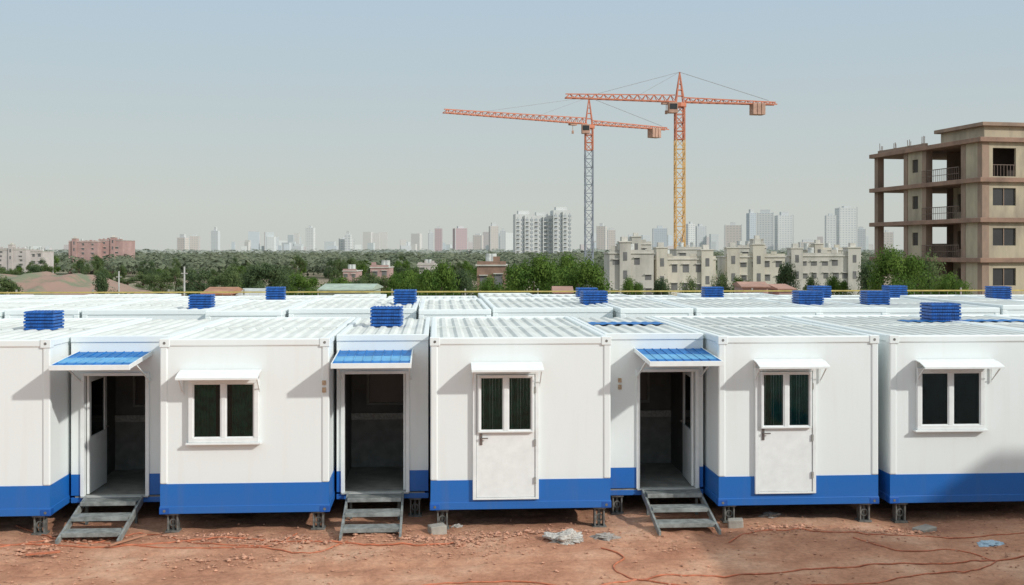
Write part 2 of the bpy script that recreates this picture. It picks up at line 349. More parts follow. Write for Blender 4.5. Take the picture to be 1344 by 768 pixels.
    for x in (ax0,ax1):
        s_=1 if x>0 else -1
        MB().prism([(yb,zb+.014),(yf,zf+.014),(yf,zf-.05),(yb,zb-.05)],min(x,x+s_*.018),max(x,x+s_*.018)).build('side_trim',M['trim'],A)
        MB().bar((x-s_*.03,-.01,2.28),(x-s_*.03,-.95,zz(-.95)-.04),.022).build('bracket',M['trim'],A)
    return r
m2=module('narrow recessed entrance under a blue awning, leftmost open doorway',-5.93,-4.34,-5.77,-4.69,-1)
m4=module('narrow recessed entrance under a blue awning, open doorway left of the central cabin',-1.64,-.13,-1.56,-.45,1)
m6=module('narrow recessed entrance under a blue awning, open doorway right of the central cabin',2.83,4.50,3.37,4.42,1,blue=(2.5,3.2))
for z0,z1 in ((2.20,2.27),(2.08,2.16)): MB().box(lx(m6,3.05),lx(m6,3.11),-.02,0,z0,z1).build('switch_plate',M['beige'],m6,.003)
cabin('white cabin roof beyond the left edge of the front row',-10.5,-8.87,YF+.4,5.5,near=False)
cabin('white cabin roof next to the right edge cabin',10.27,11.9,YF+.5,5.4,near=False,blue=(-.70,.70,3.2,3.8))
cabin('white cabin at the far right end of the front row',11.94,14.8,YF,5.9,near=False)
def row(y0,L,zt,xstart,xend,ordn,seed):
    random.seed(seed); x=xstart; k=0
    while x<xend:
        w=[2.8,1.6,2.7,1.65][k%4]
        cabin('white cabin roof in the %s row, number %d from the left'%(ordn,k+1),x+.03,x+w-.03,y0+random.choice((0,0,.35,.6)),L-random.choice((0,.25)),zt+random.uniform(-.06,.06),'cabins in the rear rows',near=False)
        x+=w; k+=1
row(24.25,5.7,3.15,-11.95,13.6,'second',3)
row(30.35,4.1,3.09,-14.6,17.2,'third',5)
# ---------------- roof vents
def vent_proto():
    r=thing('roof_vent','x','roof vent')
    MB().box(-.31,.31,-.31,.31,0,.37).build('core',M['ventd'],r)
    for k in range(5):
        z=.038+k*.072; s=MB(); e=.335+.006*((k*7)%3)
        s.box(-e,e,-e,e,z-.026,z+.026)
        for q in range(17):
            xx=-e+.03+q*(2*e-.06)/16; s.box(xx-.010,xx+.010,-e-.012,-e+.02,z-.022,z+.022)
        s.build('louvre',M['vent'],r,.004)
    t=MB().box(-.34,.34,-.34,.34,.375,.405)
    for q in range(9): t.box(-.32+q*.077,-.29+q*.077,-.33,.33,.404,.418)
    t.build('lid',M['vent'],r); return r
VP_=[(58,20.6,3.01,53,26,'blue louvred roof vent at the far left, on the front row'),(508,21.6,3.01,44,27,'blue louvred roof vent behind the second awning from left, on the front row'),
(1234,22.9,3.01,53,26,'blue louvred roof vent above the right edge cabin, largest on the right'),(265,25.6,3.13,37,20,'blue louvred roof vent on the second row, left of the centre'),
(532,27.6,3.13,31,21,'blue louvred roof vent on the second row, just behind the one near the centre'),(779,27.4,3.13,35,20,'blue louvred roof vent below the grey crane mast, front one of a pair'),
(1060,27.4,3.13,41,20,'blue louvred roof vent on the second row, left one of the two on the right'),(1148,27.8,3.13,39,19,'blue louvred roof vent on the second row, below the tree by the unfinished building'),
(362,30.9,3.07,29,20,'blue louvred roof vent on the rear row, left of the centre'),(770,31.3,3.07,28,18,'blue louvred roof vent below the grey crane mast, back one of a pair'),
(935,31.9,3.07,29,18,'blue louvred roof vent on the rear row, right of the yellow crane mast'),(1075,32.6,3.07,31,18,'blue louvred roof vent on the rear row, behind the pair on the right'),
(1174,33.3,3.07,32,17,'blue louvred roof vent on the rear row, in front of the big tree'),(1310,32.2,3.07,35,18,'blue louvred roof vent on the rear row, at the right edge of the frame')]
vp=vent_proto()
for i,(px,dep,z,wp,hp,lab) in enumerate(VP_):
    s=wp*dep/F/(.69*(1+.9*abs(px-672)/F))
    o=vp if i==0 else copy_tree(vp); o.location=PX(px,dep,z-.02); o.scale=(s,s,hp*.95*dep/F/.418); o.rotation_euler=(0,0,math.radians(random.uniform(-4,4)))
    tag(o,lab,'roof vent','blue roof vents')
# ---------------- steps
def steps(label,xc,w=.94,yt=18.98,L=1.4):
    r=thing('entrance_steps',label,'steps',(xc,yt,0))
    h=w/2
    for s in (-1,1):
        x=s*h; a,b_=sorted((x,x-s*.035))
        MB().prism([(0,.42),(0,.29),(-L+.10,.0),(-L-.04,.0),(-L-.04,.065)],a,b_).build('stringer',M['steel2'],r,.004)
    for s in (-1,1):
        x=s*(h-.06); a,b_=sorted((x,x-s*.04)); MB().box(a,b_,-.16,-.11,0,.29).build('leg',M['steel'],r)
    for k in range(3):
        y=-.06-k*.46; z=.37-k*.135
        t=MB().box(-h+.037,h-.037,y-.27,y+.02,z,z+.028)
        t.box(-h+.037,h-.037,y-.282,y-.271,z-.035,z+.03)
        t.build('tread',M['steel2'],r,.003)
    return r
steps('grey metal steps below the leftmost open doorway',-5.23)
steps('grey metal steps directly left of the central cabin',-1.0,.94,18.98,1.5)
steps('grey metal steps directly right of the central cabin',3.93,.98,18.98,1.45)
# ---------------- jacks
def jack():
    r=thing('support_jack','x','support jack')
    MB().box(-.11,.11,-.1,.1,0,.025).build('base_plate',M['jack'],r)
    MB().box(-.10,.10,-.1,.1,.262,.29).build('top_plate',M['jack'],r)
    for a,b_ in ((-.085,-.06),(.06,.085)): MB().box(a,b_,-.07,.07,.025,.262).build('cheek',M['jack'],r,.004)
    b=MB(); n=18
    for i in range(n):
        t0=2*math.pi*i/n; t1=2*math.pi*(i+1)/n
        b.bar((.05*math.cos(t0),-.03,.14+.05*math.sin(t0)),(.05*math.cos(t1),-.03,.14+.05*math.sin(t1)),.018)
    b.tube([(0,0,.025),(0,0,.262)],.025,8); b.build('screw_ring',M['jack'],r); return r
jk=jack()
JL=[(-6.16,'support jack under the right corner of the leftmost cabin'),(-4.12,'support jack under the left corner of the cabin with the casement window'),(-1.86,'support jack under the right corner of the cabin with the casement window'),
(.10,'support jack under the left corner of the central cabin, beside the concrete block'),(2.62,'support jack under the right corner of the central cabin'),(4.74,'support jack under the left corner of the cabin right of centre'),
(6.98,'support jack under the right corner of the cabin right of centre'),(7.58,'support jack under the left corner of the right edge cabin')]
for i,(x,lab) in enumerate(JL):
    o=jk if i==0 else copy_tree(jk); o.location=(x,YF+.14,gz(x,YF+.14)); o.scale=(1,1,(.30-o.location.z)/.291); tag(o,lab,'support jack','jacks under the cabin corners')
for x,lab in ((-.35,'support jack under the recessed entrance left of the central cabin'),(3.05,'support jack under the recessed entrance right of the central cabin')):
    o=copy_tree(jk); o.location=(x,YF+REC+.12,gz(x,YF+REC)); o.scale=(1,1,(.30-o.location.z)/.291); tag(o,lab,'support jack','jacks under the cabin corners')
def block(label,x,y,s=(.3,.2,.14),rz=.2,m='concrete'):
    o=MB().box(-s[0]/2,s[0]/2,-s[1]/2,s[1]/2,-.03,s[2]).build('concrete_block',M[m],None,.015); o.location=(x,y,gz(x,y)); o.rotation_euler=(0.03,-.05,rz); tag(o,label,'block')
block('pale concrete block on the earth below the central cabin\'s left corner',.02,17.95,(.26,.2,.13),.3)
block('pale block under the left corner of the cabin right of centre',4.78,18.0,(.24,.18,.13),-.2)
block('flat slab beside the jack of the right edge cabin',7.75,17.7,(.34,.22,.06),.5)
# ---------------- earth clutter
def crumple(name,label,cat,px,py,sx,sy,sz,m,seed,rz=0,fold=3):
    bm=bmesh.new(); bmesh.ops.create_icosphere(bm,subdivisions=5,radius=1)
    for q in bm.verts:
        c0=q.co.copy(); n=noise.noise(c0*1.6+Vector((seed,0,0)))*.6+abs(noise.noise(c0*fold+Vector((0,seed,0))))*.5+abs(noise.noise(c0*fold*2.3+Vector((0,seed,4))))*.12
        q.co*=1+n-.15; q.co.z=max(q.co.z,-.25)
    me=bpy.data.meshes.new(name); bm.to_mesh(me); bm.free(); me.materials.append(M[m]); o=bpy.data.objects.new(name,me); COL.objects.link(o)
    p=GP(px,py); o.location=(p.x,p.y,gz(p.x,p.y)+sz*.1); o.scale=(sx,sy,sz); o.rotation_euler=(0,0,rz); return tag(o,label,cat)
crumple('plastic_bag','crumpled white plastic bag on the earth before the central cabin','bag',742,710,.30,.22,.12,'bag',3,.2)
crumple('flat_stone','small flat grey stone right of the crumpled white bag','stone',793,705,.19,.15,.05,'stone',8)
crumple('plastic_scrap','pale blue plastic scrap on the ground at the right edge','scrap',1300,714,.19,.15,.035,'bluescrap',5,.4)
crumple('mud_lump','brown lump of earth left of the crumpled white bag','lump',603,714,.10,.09,.06,'rub',9)
crumple('paper_scrap','white scrap on the earth right of the concrete block','scrap',600,690,.08,.06,.04,'bag',11)
crumple('broken_slab','grey rubble piece below the cabin right of centre','rubble',1013,680,.18,.12,.05,'stone',13,.3)
def clods():
    random.seed(11); b=MB()
    ico=[(0,0,1),(.9,0,.3),(.28,.85,.3),(-.72,.53,.3),(-.72,-.53,.3),(.28,-.85,.3),(0,0,-.5)]
    fc=[(0,1,2),(0,2,3),(0,3,4),(0,4,5),(0,5,1),(6,2,1),(6,3,2),(6,4,3),(6,5,4),(6,1,5)]
    cl=[(random.uniform(-9,10),random.uniform(14.5,18.3)) for _ in range(16)]
    piles=[(1.0,17.75,.45,.18),(.45,17.5,.3,.15),(-5.6,17.9,.3,.2),(-5.9,17.2,.35,.2),(-2.6,17.6,.6,.15),(-1.8,17.4,.5,.2),(-.2,17.5,.3,.15),(7.3,17.6,.4,.15),(5.5,17.8,.4,.15),(-3.4,17.9,.6,.12),(1.9,17.9,.4,.12),(-3.0,16.6,.8,.3)]
    def ico_at(x,y,r):
        k=len(b.v); z=gz(x,y)+r*.2; a=random.uniform(0,6)
        for (u,v_,w_) in ico:
            j=random.uniform(.7,1.25)*r; b.v.append((x+j*(u*math.cos(a)-v_*math.sin(a)),y+j*(u*math.sin(a)+v_*math.cos(a)),z+j*w_*.7))
        b.f.extend([tuple(k+t for t in q) for q in fc])
    for i in range(11000):
        if i%4==0: x=random.uniform(-9,11); y=random.uniform(14,18.9)
        elif i%4<3: cx,cy,sx,sy=random.choice(piles); x=cx+random.gauss(0,sx); y=cy+random.gauss(0,sy)
        else: cx,cy=random.choice(cl); x=cx+random.gauss(0,.6); y=cy+random.gauss(0,.25)
        if y>19: continue
        ico_at(x,y,.005+.028*random.random()**4)
    for cx,cy,sx,sy in piles:
        for _ in range(22): ico_at(cx+random.gauss(0,sx*.7),cy+random.gauss(0,sy*.7),random.uniform(.025,.06))
    tag(b.build('earth_clods',M['rub']),'loose reddish clods and grit scattered over the bare earth','clods',kind='stuff')
clods()
def spline(pts,n=10):
    out=[]
    P=[Vector(p) for p in pts]; P=[P[0]]+P+[P[-1]]
    for i in range(1,len(P)-2):
        for k in range(n):
            t=k/n; a,b_,c,d=P[i-1],P[i],P[i+1],P[i+2]
            out.append(.5*((2*b_)+(c-a)*t+(2*a-5*b_+4*c-d)*t*t+(3*b_-a-3*c+d)*t**3))
    out.append(P[-2]); return out
def cable(label,pp,r=.014,m='orange'):
    pts=[]
    for k,(px,py) in enumerate(pp):
        q=GP(px,py); pts.append((q.x,q.y,0))
    S=spline(pts,22); S=[Vector((p.x+.03*noise.noise(Vector((p.x*2,p.y,5))),p.y+.09*noise.noise(Vector((p.x*1.3,1,p.y))),0)) for p in S]
    for p in S: p.z=max(gz(p.x+a,p.y+b_) for a,b_ in ((0,0),(.06,0),(-.06,0),(0,.05),(0,-.05)))+r*(.4+.6*noise.noise(Vector((p.x*1.1,p.y,9))))
    tag(MB().tube(S,r,6).build('hose',M[m],smooth=True),label,'hose')
cable('orange hose running across the earth from the left edge to the steps',[(-40,712),(60,716),(180,714),(300,706),(420,713),(520,716),(600,712)],.014)
cable('thinner orange hose along the ground below the casement window cabin',[(-40,722),(90,708),(200,716),(330,719),(420,722),(455,712)],.010)
cable('orange hose looping around the leftmost steps',[(20,690),(60,704),(110,712),(190,700),(260,712),(350,716),(390,700)],.010)
cable('orange hose running along the bottom edge to the right',[(500,775),(640,762),(760,768),(860,757),(980,754),(1120,742),(1240,739),(1380,726)],.012)
cable('orange hose curving toward the viewer right of the white bag',[(790,722),(818,732),(806,744),(830,757),(880,766),(960,772)],.012)
cable('orange hose on the ground in front of the right edge cabin',[(955,706),(1000,697),(1100,700),(1200,702),(1290,703),(1380,696)],.010)
cable('orange hose looping in the shade at the right',[(1120,706),(1180,724),(1240,720),(1310,735),(1250,750),(1120,764),(1000,770)],.010)
tag(MB().bar((-4.85,17.35,.03),(-4.45,17.9,.05),.05,.02).build('wood_offcut',M['tarp']),'short wooden offcut on the earth right of the leftmost steps','offcut')
tag(MB().bar((-5.9,16.9,.03),(-5.45,17.0,.04),.07,.02).build('pipe_offcut',M['orange']),'short orange offcut on the earth below the leftmost steps','offcut')
# ---------------- fence
fc=thing('site_fence','long wire fence with yellow top rail behind the rear row of cabins','fence',(0,39.2,0))
for a,b_,nm in ((3.02,.045,'top_rail'),(2.72,.03,'middle_rail')):
    MB().bar((-24,0,a),(26,0,a),b_).build(nm,M['yellow'],fc)
for i in range(21): MB().bar((-24+i*2.5,0.03,-.1),(-24+i*2.5,.03,3.12),.05).build('post',M['post'],fc)
mw=MB()
for i in range(170): mw.bar((-24+i*.3,.01,.2),(-24+i*.3,.01,2.98),.008)
for i in range(10): mw.bar((-24,.014,.25+i*.29),(26,.014,.25+i*.29),.008)
mw.build('wire_mesh',M['post'],fc)
# ---------------- cranes
def lattice(mb,p,q,w,n,ch,dg,up=(0,0,1)):
    p=Vector(p);q=Vector(q);d=(q-p).normalized();u=Vector(up)
    if abs(d.dot(u))>.9:u=Vector((0,1,0))
    a=d.cross(u).normalized();c=a.cross(d).normalized(); cs=[a*s*w/2+c*t*w/2 for s,t in ((-1,-1),(1,-1),(1,1),(-1,1))]
    for o in cs: mb.bar(p+o,q+o,ch)
    for i in range(n):
        e=p+(q-p)*i/n;f_=p+(q-p)*(i+1)/n
        for k in range(4):
            A,B=cs[k],cs[(k+1)%4]; mb.bar(e+A,e+B,dg)
            if (i+k)%2: mb.bar(e+A,f_+B,dg)
            else: mb.bar(e+B,f_+A,dg)
def trijib(mb,p,q,w,h,n,ch,dg):
    p=Vector(p);q=Vector(q);d=(q-p).normalized();a=d.cross(Vector((0,0,1))).normalized();up=Vector((0,0,1))
    L,R,T=a*-w/2,a*w/2,up*h
    for o in (L,R): mb.bar(p+o,q+o,ch)
    mb.bar(p+T,q+T*.55,ch)
    for i in range(n):
        t0,t1,tm=i/n,(i+1)/n,(i+.5)/n; e=p+(q-p)*t0; f_=p+(q-p)*t1; m_=p+(q-p)*tm+up*h*(1-.45*tm)
        for o in (L,R): mb.bar(e+o,m_,dg); mb.bar(m_,f_+o,dg)
        mb.bar(e+L,e+R,dg); mb.bar(e+L,f_+R,dg)
def crane(label,pxm,dep,zj,fdir,Lf,Lc,apex,mastmat,lab_split,wj=1.3):
    base=PX(pxm,dep,-4.0); r=thing('tower_crane',label,'crane',base,0); H=zj+4
    mw_=1.75; d=Vector((fdir[0],fdir[1],0)).normalized(); d=Vector((d.x*CT+d.y*ST,d.y*CT-d.x*ST,0))
    zs=H-lab_split
    b=MB(); lattice(b,(0,0,0),(0,0,zs),mw_,int(zs/1.9),.22,.12); b.build('mast',M[mastmat],r)
    b=MB(); lattice(b,(0,0,zs),(0,0,H-.8),mw_*.95,max(2,int((H-zs)/1.7)),.26,.15); b.build('upper_mast',M['corange'],r)
    b=MB(); b.tube([(0,0,H-1.0),(0,0,H-.2)],1.35,12); b.build('slewing_ring',M['corange'],r)
    b=MB(); top=Vector((0,0,H+apex))
    for s,t in ((-1,-1),(1,-1),(1,1),(-1,1)): b.bar((s*.8,t*.8,H-.2),top,.22)
    for k in range(1,5):
        z=H+apex*k/5; w=.8*(1-k/5)
        for s,t,s2,t2 in ((-1,-1,1,-1),(1,-1,1,1),(1,1,-1,1),(-1,1,-1,-1)): b.bar((s*w,t*w,z),(s2*w,t2*w,z),.12)
    b.build('tower_head',M['corange'],r)
    b=MB(); trijib(b,d*-1.0+Vector((0,0,H)),d*-Lf+Vector((0,0,H+.2)),wj,1.35,int(Lf/1.7),.2,.12); b.build('jib',M['corange'],r)
    b=MB(); trijib(b,d*1.0+Vector((0,0,H)),d*Lc+Vector((0,0,H)),1.5,.9,int(Lc/1.8),.22,.12); b.build('counter_jib',M['corange'],r)
    a=Vector((-d.y,d.x,0))
    for k in range(3):
        b=MB(); c=d*(Lc-4.8+k*.9)+Vector((0,0,H-1.0)); b.bar(c-a*1.0,c+a*1.0,.8,2.3); b.build('counterweight',M['cweight'],r,.05)
    c=d*-1.9+a*-1.3+Vector((0,0,H-1.3)); cb=MB().box(c.x-.9,c.x+.9,c.y-.8,c.y+.8,c.z-1.1,c.z+1.0).build('cab',M['cweight'],r,.08)
    MB().box(c.x-.75,c.x+.75,c.y-.84,c.y-.81,c.z-.4,c.z+.7).build('cab_window',M['bglass'],cb)
    for q1,ww in ((d*-(Lf*.72)+Vector((0,0,H+1.2)),.09),(d*-(Lf*.35)+Vector((0,0,H+1.3)),.07),(d*(Lc-1.5)+Vector((0,0,H+.8)),.10)):
        MB().bar(top,q1,ww).build('tie_rope',M['wire'],r)
    b=MB(); tp=d*-(Lf*.12)+Vector((0,0,H-.35)); b.bar(tp-d*.9,tp+d*.9,1.0,.4); b.bar(tp,tp-Vector((0,0,1.6)),.1); b.bar(tp-Vector((0,0,1.4)),tp-Vector((0,0,2.1)),.45); b.build('trolley_hook',M['cweight'],r)
    b=MB(); b.box(-2.4,2.4,-2.4,2.4,-.3,.5); b.build('footing',M['concrete'],r)
    return r
crane('tall orange tower crane on a yellow lattice mast, the right one of two',892,225.4,ZP(134,225.4),(43.3,9),23.2,20.3,5.9,'cyellow',7.4)
crane('red tower crane on a grey lattice mast, the left one with the longer jib',773,263.5,ZP(163,263.5),(52.6,33),38.0,23.2,6.2,'cgrey',6.0)
# ---------------- unfinished building
cb=W(36.2,88,-4.0)
B=thing('unfinished_building','unfinished concrete frame building with open bays and balconies at the right edge','building',cb,math.radians(11.5)-TH)
LV=[0,4.8,7.9,11.0,14.1,17.2]; LX,LY=15.0,16.3
for z in LV[1:]:
    MB().box(-.35,LX,-.3,LY+.3,z-.36,z).build('floor_slab',M['bslab'],B,.03)
cy=[0.3,2.5,8.1,11.0,15.95]
for y in cy:
    for x in (.3,5.0,10.0):
        MB().box(x-.3,x+.3,y-.3,y+.3,0,LV[5]-.36).build('column',M['bcol'],B)
for k in range(len(LV)-1):
    z0=LV[k]; z1=LV[k+1]-.36
    MB().box(0.02,.25,.62,2.18,z0,z1).build('wall_panel',M['bwall'],B)
    w=MB(); w.box(2.6,2.8,2.7,3.3,z0,z1).box(2.6,2.8,3.3,4.6,z0+2.3,z1).box(2.6,2.8,4.6,5.4,z0,z1).box(2.6,2.8,5.4,7.3,z0+2.2,z1).box(2.6,2.8,5.4,7.3,z0,z0+.7).box(2.6,2.8,7.3,7.9,z0,z1)
    if k<4: w.build('balcony_wall',M['bwall'] if k!=2 else M['bcol'],B)
    w=MB(); w.box(.05,.25,8.42,9.1,z0,z1).box(.05,.25,9.1,10.0,z0,z0+1.0).box(.05,.25,9.1,10.0,z0+2.1,z1).box(.05,.25,10.0,10.68,z0,z1); w.build('wall_panel',M['bwall'],B)
    MB().box(.14,.18,9.1,10.0,z0+1.0,z0+2.1).build('window',M['bdark'],B)
    if k<4: MB().box(5.32,5.5,.6,9.8,z0,z1).build('core_wall',M['bdark'],B)
    MB().box(2.8,4.6,9.0,9.2,z0,z1).build('cross_wall',M['bcol'],B)
    if k<3: MB().box(5.32,5.5,9.8,15.6,z0,z1 if k<2 else z0+1.2).build('rear_wall',M['bcol'],B)
    if k>0:
        b=MB(); b.bar((-.25,2.7,z0+1.0),(-.25,8.0,z0+1.0),.06).bar((-.25,2.7,z0+.5),(-.25,8.0,z0+.5),.04)
        for q in range(19): b.bar((-.25,2.7+q*.294,z0),(-.25,2.7+q*.294,z0+1.0),.035)
        b.build('balcony_railing',M['brail'],B)
    segs=[(.62,.95,'w'),(.95,2.95,'o'),(2.95,4.68,'w'),(5.35,9.65,'b'),(10.35,14.9,'w')]
    for a,b_,t in segs:
        if t=='w': MB().box(a,b_,.05,.25,z0,z1).build('wall_panel',M['bwall'],B)
        if t=='o':
            lo_=.95 if k<4 else .1
            MB().box(a,b_,.05,.25,z0,z0+lo_).build('wall_panel',M['bwall'],B); MB().box(a,b_,.05,.25,z0+2.3,z1).build('wall_panel',M['bwall'],B)
            if k<4:
                wn=MB().box(a,b_,.19,.22,z0+lo_,z0+2.3).build('window',M['bglass'],B)
                MB().box((a+b_)/2-.03,(a+b_)/2+.03,.13,.185,z0+lo_,z0+2.3).build('window_bar',M['bcol'],wn)
            else:
                MB().box(a-.3,b_+1.5,2.2,2.4,z0,z1).build('inner_wall',M['bdark'],B)
                q=MB(); q.bar((a,.1,z0+1.0),(b_,.1,z0+1.0),.05)
                for e in range(7): q.bar((a+.15+e*.28,.1,z0+.1),(a+.15+e*.28,.1,z0+1.0),.035)
                q.build('balcony_railing',M['brail'],B)
        if t=='b':
            MB().box(a,b_,1.9,2.05,z0,z1).build('balcony_wall',M['bwall'],B)
            q=MB(); q.bar((a,-.2,z0+1.0),(b_,-.2,z0+1.0),.06)
            for e in range(15): q.bar((a+e*.3,-.2,z0),(a+e*.3,-.2,z0+1.0),.04)
            q.build('balcony_railing',M['brail'],B)
MB().box(1.0,LX-.6,1.2,7.2,17.2,18.2).build('rooftop_room',M['bwall'],B)
MB().box(.6,LX-.2,.8,7.6,18.2,18.5).build('rooftop_slab',M['bcol'],B,.03)
MB().box(.2,.42,8.2,15.8,17.2,17.5).box(.2,14.6,15.8,16.02,17.2,17.5).build('parapet',M['bcol'],B)
random.seed(5)
for y in (9.0,11.2,13.5,15.9):
    b=MB()
    for q in range(3): b.bar((.35+q*.12,y,17.2),(.35+q*.12+random.uniform(-.05,.05),y,17.9+random.uniform(0,.3)),.04)
    b.bar((.3,y,17.55),(.65,y,17.55),.03); b.build('rebar_stub',M['brail'],B)
# ---------------- mid cream buildings
def cream(label,px0,px1,dep,pyt,rows=3,turrets=(),depth=9,mw='cream',step=2.6,rz=0):
    p=PX((px0+px1)/2,dep,-4); w=(px1-px0)/F*dep/2; H=ZP(pyt,dep)+4
    r=thing('low_building',label,'building',p,-TH+rz)
    MB().box(-w,w,0,depth,0,H-.5).build('wall',M[mw],r)
    MB().box(-w-.15,w+.15,-.15,depth+.15,H-.5,H-.35).build('cornice',M['creamtrim'],r)
    b=MB(); b.box(-w,w,0,.25,H-.35,H); x=-w+.2
    while x<w-1:
        if random.random()<.75: b.box(x,x+random.uniform(.5,1.0),-.02,.27,H-.1,H+random.choice((.12,.3,.5)))
        x+=1.5
    b.build('parapet',M[mw],r)
    n=max(2,int(2*w/step)); st=2*w/n; fh=(H-.6)/rows
    for k in range(rows):
        for i in range(n):
            xc=-w+st*(i+.5)+random.uniform(-.15,.15); z=fh*k+fh*.33; hh=fh*random.choice((.40,.45,.34)); ww=min(st*.28,random.choice((.35,.42,.55)))
            if random.random()<.12: continue
            wd=MB().box(xc-ww,xc+ww,-.03,.02,z,z+hh).build('window',M['winhaze'],r)
            MB().box(xc-ww-.1,xc+ww+.1,-.25,-.035,z+hh+.002,z+hh+.10).build('window_hood',M['creamtrim'],wd)
    for t in turrets:
        a=-w+2*w*t; tw=random.uniform(.7,1.1); th_=random.uniform(.5,1.3); b=MB().box(a-tw,a+tw,-.4,2.4,0,H+th_).build('stair_tower',M[mw],r)
        MB().box(a-tw-.12,a+tw+.12,-.52,2.52,H+th_,H+th_+.15).box(a-.4,a+.4,.4,1.4,H+th_+.1,H+th_+.75).build('tower_cap',M['creamtrim'],b)
        for zz_ in (H-1.4,H-3.8): MB().box(a-.25,a+.25,-.44,-.38,zz_,zz_+1.1).build('tower_window',M['winhaze'],b)
    for q in range(2):
        a=random.uniform(-w+.6,w-.6); MB().tube([(a,depth*.5,H-.4),(a,depth*.5,H+.8)],.45,10).build('water_tank',M['tin'],r)
random.seed(21)
cream('cream three storey block with flat parapet behind the yellow crane mast, left end',800,858,150,328,4,(.35,),9,'cream2',1.4)
cream('cream three storey block with stair tower right behind the yellow crane mast',860,940,154,336,3,(.1,.85),9,'cream',1.5,.06)
cream('weathered cream building with twin towers, right of the yellow crane mast',953,1030,158,333,4,(.12,.55),9,'cream',1.4,-.05)
cream('long weathered cream building left of the unfinished building',1036,1130,168,332,4,(.1,.9),9,'cream2',1.5)
cream('grey topped back building seen behind the cream blocks',815,855,190,317,4,(.5,),8,'cream2',2)
cream('second back building seen behind the right cream blocks',1060,1108,200,325,4,(.3,),8,'cream',2)
cream('third back building seen behind the twin tower cream building',968,1006,205,322,4,(.7,),8,'cream2',2)
cream('narrow back building behind the stair tower block',888,922,200,324,4,(),8,'cream2',2)
M['brickfar']=mat('brick_far',(.42,.28,.255),.85,.12,.3)
M['pinkfar']=mat('pink_far',(.48,.44,.42),.85,.12,.3)
cream('red brick block with pale bands on the left skyline, left half',90,128,420,316,7,(.2,),14,'brickfar',3.4)
cream('red brick block with pale bands on the left skyline, right half',129,161,424,314,7,(.6,),14,'brickfar',3.4)
cream('pinkish low block at the far left edge of the skyline',-6,34,400,326,6,(.5,),12,'pinkfar',3.2)
cream('brown flat roofed pavilion among the trees left of the cranes',626,664,120,343,2,(),7,'bslab',2.2)
cream('tiny beige house among the trees on the left',40,56,330,328,4,(),8,'pinkfar',3)
cream('red roofed low house among the trees in the middle',486,510,200,348,3,(),8,'brickfar',2.6)
cream('small reddish low house left of the middle trees',450,468,220,353,3,(),8,'brickfar',3)
cream('pale low house behind the middle trees',548,572,280,345,3,(),8,'pinkfar',2.6)
def shed(label,px0,px1,dep,pyt,m,d=3,roofm='tin'):
    p=PX((px0+px1)/2,dep,0); w=(px1-px0)/F*dep/2; H=ZP(pyt,dep); z0=terr(p.x,p.y); r=thing('site_shed',label,'shed',(p.x,p.y,z0),-TH+random.uniform(-.1,.1)); H-=z0
    MB().box(-w,w,0,d,0,H-.25).build('wall',M[m],r,.03)
    MB().prism([(-.2,H-.25),(-.2,H-.2),(d/2,H),(d+.2,H-.2),(d+.2,H-.25)],-w-.1,w+.1).build('roof',M[roofm],r)
    MB().box(-.4,.4,-.03,.01,H-2.3,H-.5).build('door',M['post'],r)
shed('rust brown site hut just beyond the yellow rail, left of centre',268,300,44,378,'tarp',2.5,'tarp')
shed('small white site hut beyond the yellow rail beside the rust brown one',314,345,45,380,'tin')
shed('pale green roofed shed beyond the fence left of centre',420,486,52,374,'greentin',4,'greentin')
shed('brick red roofed hut beyond the fence right of the yellow crane mast',975,1008,60,371,'brickfar',4,'redroof')
shed('small brick red hut beyond the fence in front of the cream buildings',1022,1042,62,374,'brickfar',4,'redroof')
shed('small brown hut beyond the fence below the bright green trees',728,750,50,377,'brickfar',3,'redroof')
def pole(label,px,dep,pyt):
    p=PX(px,dep,0); z0=terr(p.x,p.y); z1=ZP(pyt,dep); r=thing('site_pole',label,'pole',(p.x,p.y,z0))
    MB().tube([(0,0,0),(0,0,z1-z0)],.05,8,.035).build('pole',M['tin'],r)
    MB().bar((-.14,0,z1-z0-.3),(.14,0,z1-z0-.3),.05).build('cross_arm',M['post'],r)
pole('thin pale pole beyond the rust brown hut on the left',242,50,350); pole('thin pole beyond the left cabins',156,60,356)
def bank():
    b=MB(); n=90; prof=((-40,0),(-33,.2),(-26,.38),(-19,.58),(-12,.76),(-6,.9),(0,1),(10,1.0),(24,.5),(40,0)); K=len(prof)
    for i in range(n+1):
        t=i/n; px=-260+t*470; q=PX(px,178,0); h=4.6*(1 if px<90 else max(0,1-(px-90)/120))**.8
        for k,(dy,hh) in enumerate(prof):
            b.v.append((q.x,q.y+dy,-4.05+h*hh+.7*noise.noise(Vector((i*.33,k*.9,2)))*min(1,hh*2)))
    for i in range(n):
        for k in range(K-1): b.f.append((i*K+k,(i+1)*K+k,(i+1)*K+k+1,i*K+k+1))
    m=mat('bank_earth',(.30,.195,.15),.95,0,.16,.8,.6,0,(.17,.185,.115),(1,1,2),(.48,.58))
    tag(b.build('hill',m,smooth=True),None,None,kind='structure')
bank()
